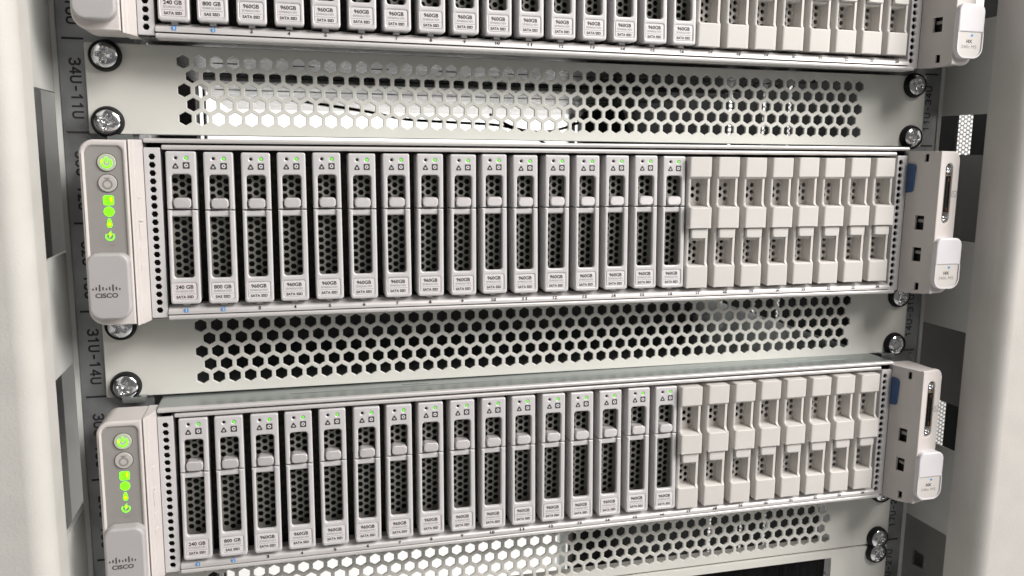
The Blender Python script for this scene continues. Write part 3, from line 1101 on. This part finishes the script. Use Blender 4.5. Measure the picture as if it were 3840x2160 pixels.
PROTO = [make_drive('240 GB', 'SD240GM1XEV', 'SATA SSD', 'label_pink', 8.1), make_drive('800 GB', 'SD800GK3XEP', 'SAS SSD', 'label', 8.1),
         make_drive('960GB', 'SD960G61XEV', 'SATA SSD', 'label', 7.3)]
used = [False] * 3
for k, (dx, dy, dz) in enumerate(SO):
    for n in range(1, 17):
        p = min(n, 3) - 1
        d = PROTO[p] if not used[p] else copy_tree(PROTO[p])
        used[p] = True
        jx, jz = random.uniform(-0.2, 0.2), random.uniform(-0.2, 0.2)
        d.location = Vector((CX(n) + dx + jx, -22 + dy + random.uniform(-0.3, 0.3), -82 + dz + jz + 0.5 * (n - 1) / 15)) * MM
        d.rotation_euler = (0, math.radians(random.uniform(-0.25, 0.25)), math.radians(random.uniform(-0.5, 0.5)))
        for ch in d.children:
            if ch.name.startswith('label_plate'):
                ch.location = Vector((random.uniform(-0.15, 0.15), 0, random.uniform(-0.12, 0.12))) * MM
                ch.rotation_euler = (0, math.radians(random.uniform(-0.5, 0.5)), 0)
        what = ['240 GB SATA', '800 GB SAS', '960 GB SATA'][p]
        tag(d, '%s silver drive from the left in the %s server, labelled %s' % (ORD[n - 1], SN[k], what), 'drive', 'solid state drives in the servers')

# ------------------------------------------------------------------ blank fillers
BL = (0, -24, -82)
PZ = [(-7.1, -24.0), (-18.0, -24.0), (-19.2, -22.6), (-32.5, -22.6), (-33.8, -23.0), (-34.8, -24.2), (-35.3, -26.0), (-46.9, -26.1), (-47.3, -22.7), (-66.6, -22.6), (-67.8, -22.9), (-68.9, -24.0), (-81.3, -24.0)]


def prof(z0, z1, yb):
    """closed (y, z) outline of the front profile between heights z0 > z1"""
    def at(z):
        for (a, ya), (b, yb_) in zip(PZ, PZ[1:]):
            if b <= z <= a:
                return ya + (yb_ - ya) * (z - a) / (b - a)
        return PZ[-1][1]
    pts = [(at(z0), z0)] + [(y, z) for z, y in PZ if z1 + 1e-3 < z < z0 - 1e-3] + [(at(z1), z1)]
    return pts + [(yb, z1), (yb, z0)]


def f(bm):
    # side cheeks with the stepped front profile, rounded on their outer edge
    full = prof(-7.1, -81.3, -8)
    # the cheek outline is rounded along its front by bevelling the outer face
    slab(bm, [full], YZ, -6.95, -5.2, 1.25, 4)
    slab(bm, [full], YZ, 6.8, 5.2, 0.5, 2)
    # solid fronts between the cheeks
    slab(bm, [poly([(-24.0, -7.1, 0.4), (-24.0, -18.0, 0.3), (-22.6, -19.2, 0.4), (-15, -19.6), (-12, -7.1)], 4)], YZ, -5.2, 5.2)
    slab(bm, [poly([(-26.0, -35.3, 0.6), (-26.1, -46.9, 0.4), (-22.7, -47.3), (-12, -47.3), (-12, -34.6), (-22.8, -34.9, 1.5)], 4)], YZ, -5.2, 5.2)
    slab(bm, [poly([(-24.0, -68.9, 0.6), (-24.0, -81.3, 0.4), (-12, -81.3), (-12, -68.3), (-22.5, -68.4, 0.8)], 4)], YZ, -5.2, 5.2)
    # side walls of the openings
    for x0, x1 in ((-5.9, -5.15), (5.15, 5.9)):
        box(bm, x0, x1, -21.5, -12, -80, -8)
P_BODY = mk('blank_body', f, 'blank', BL)
def f(bm):
    slab(bm, [rect(-4.6, 5.6, -52.9, -47.2, (1.4, 0, 0, 1.4), 4)], XZ, -24.6, -13, 0.6, 3)
    slab(bm, [rect(-4.9, 5.3, -54.4, -52.7)], XZ, -21.8, -13)
P_TAB = mk('blank_tab', f, 'blank', BL)
def f(bm):
    holes = []
    for c, z0 in ((3.15, -23.0), (-0.1, -25.0), (-3.35, -23.0)):
        for i in range(3 if c != -0.1 else 2):
            holes.append(hexa(c, z0 - 3.95 * i, 1.42, False))
    for c, z0 in ((-0.1, -57.6), (3.1, -55.6), (-3.35, -55.6)):
        for i in range(4):
            if z0 - 3.95 * i > -69:
                holes.append(hexa(c - 0.6, z0 - 3.95 * i, 1.42, False))
    slab(bm, [rect(-5.2, 5.2, -80, -8)] + holes, XZ, -15.0, -14.2)
P_MESH = mk('blank_mesh', f, 'blank', BL)
P_BACK = mk('blank_backing', lambda bm: box(bm, -5.1, 5.1, -10.5, -9.8, -80, -8), 'void', BL)
proto = thing('drive_blank', '', 'drive blank')
for nm, me in (('blank_body', P_BODY), ('blank_tab', P_TAB), ('blank_mesh', P_MESH), ('blank_backing', P_BACK)):
    obj(nm, me, proto)
first = True
for k, (dx, dy, dz) in enumerate(SO):
    for n in range(17, 25):
        d = proto if first else copy_tree(proto)
        first = False
        d.location = Vector((CX(n) - 2.45 + dx + random.uniform(-.1, .1), -24 + dy + random.uniform(-.1, .1), -82 + dz + random.uniform(-.15, .15) + 0.08 * (n - 20.5))) * MM
        d.rotation_euler = (0, math.radians(random.uniform(-0.25, 0.25)), math.radians(random.uniform(-0.5, 0.5)))
        tag(d, '%s beige blank filler right of the silver drives in the %s server' % (ORD[n - 17], SN[k]), 'drive blank', 'blank fillers in the servers')
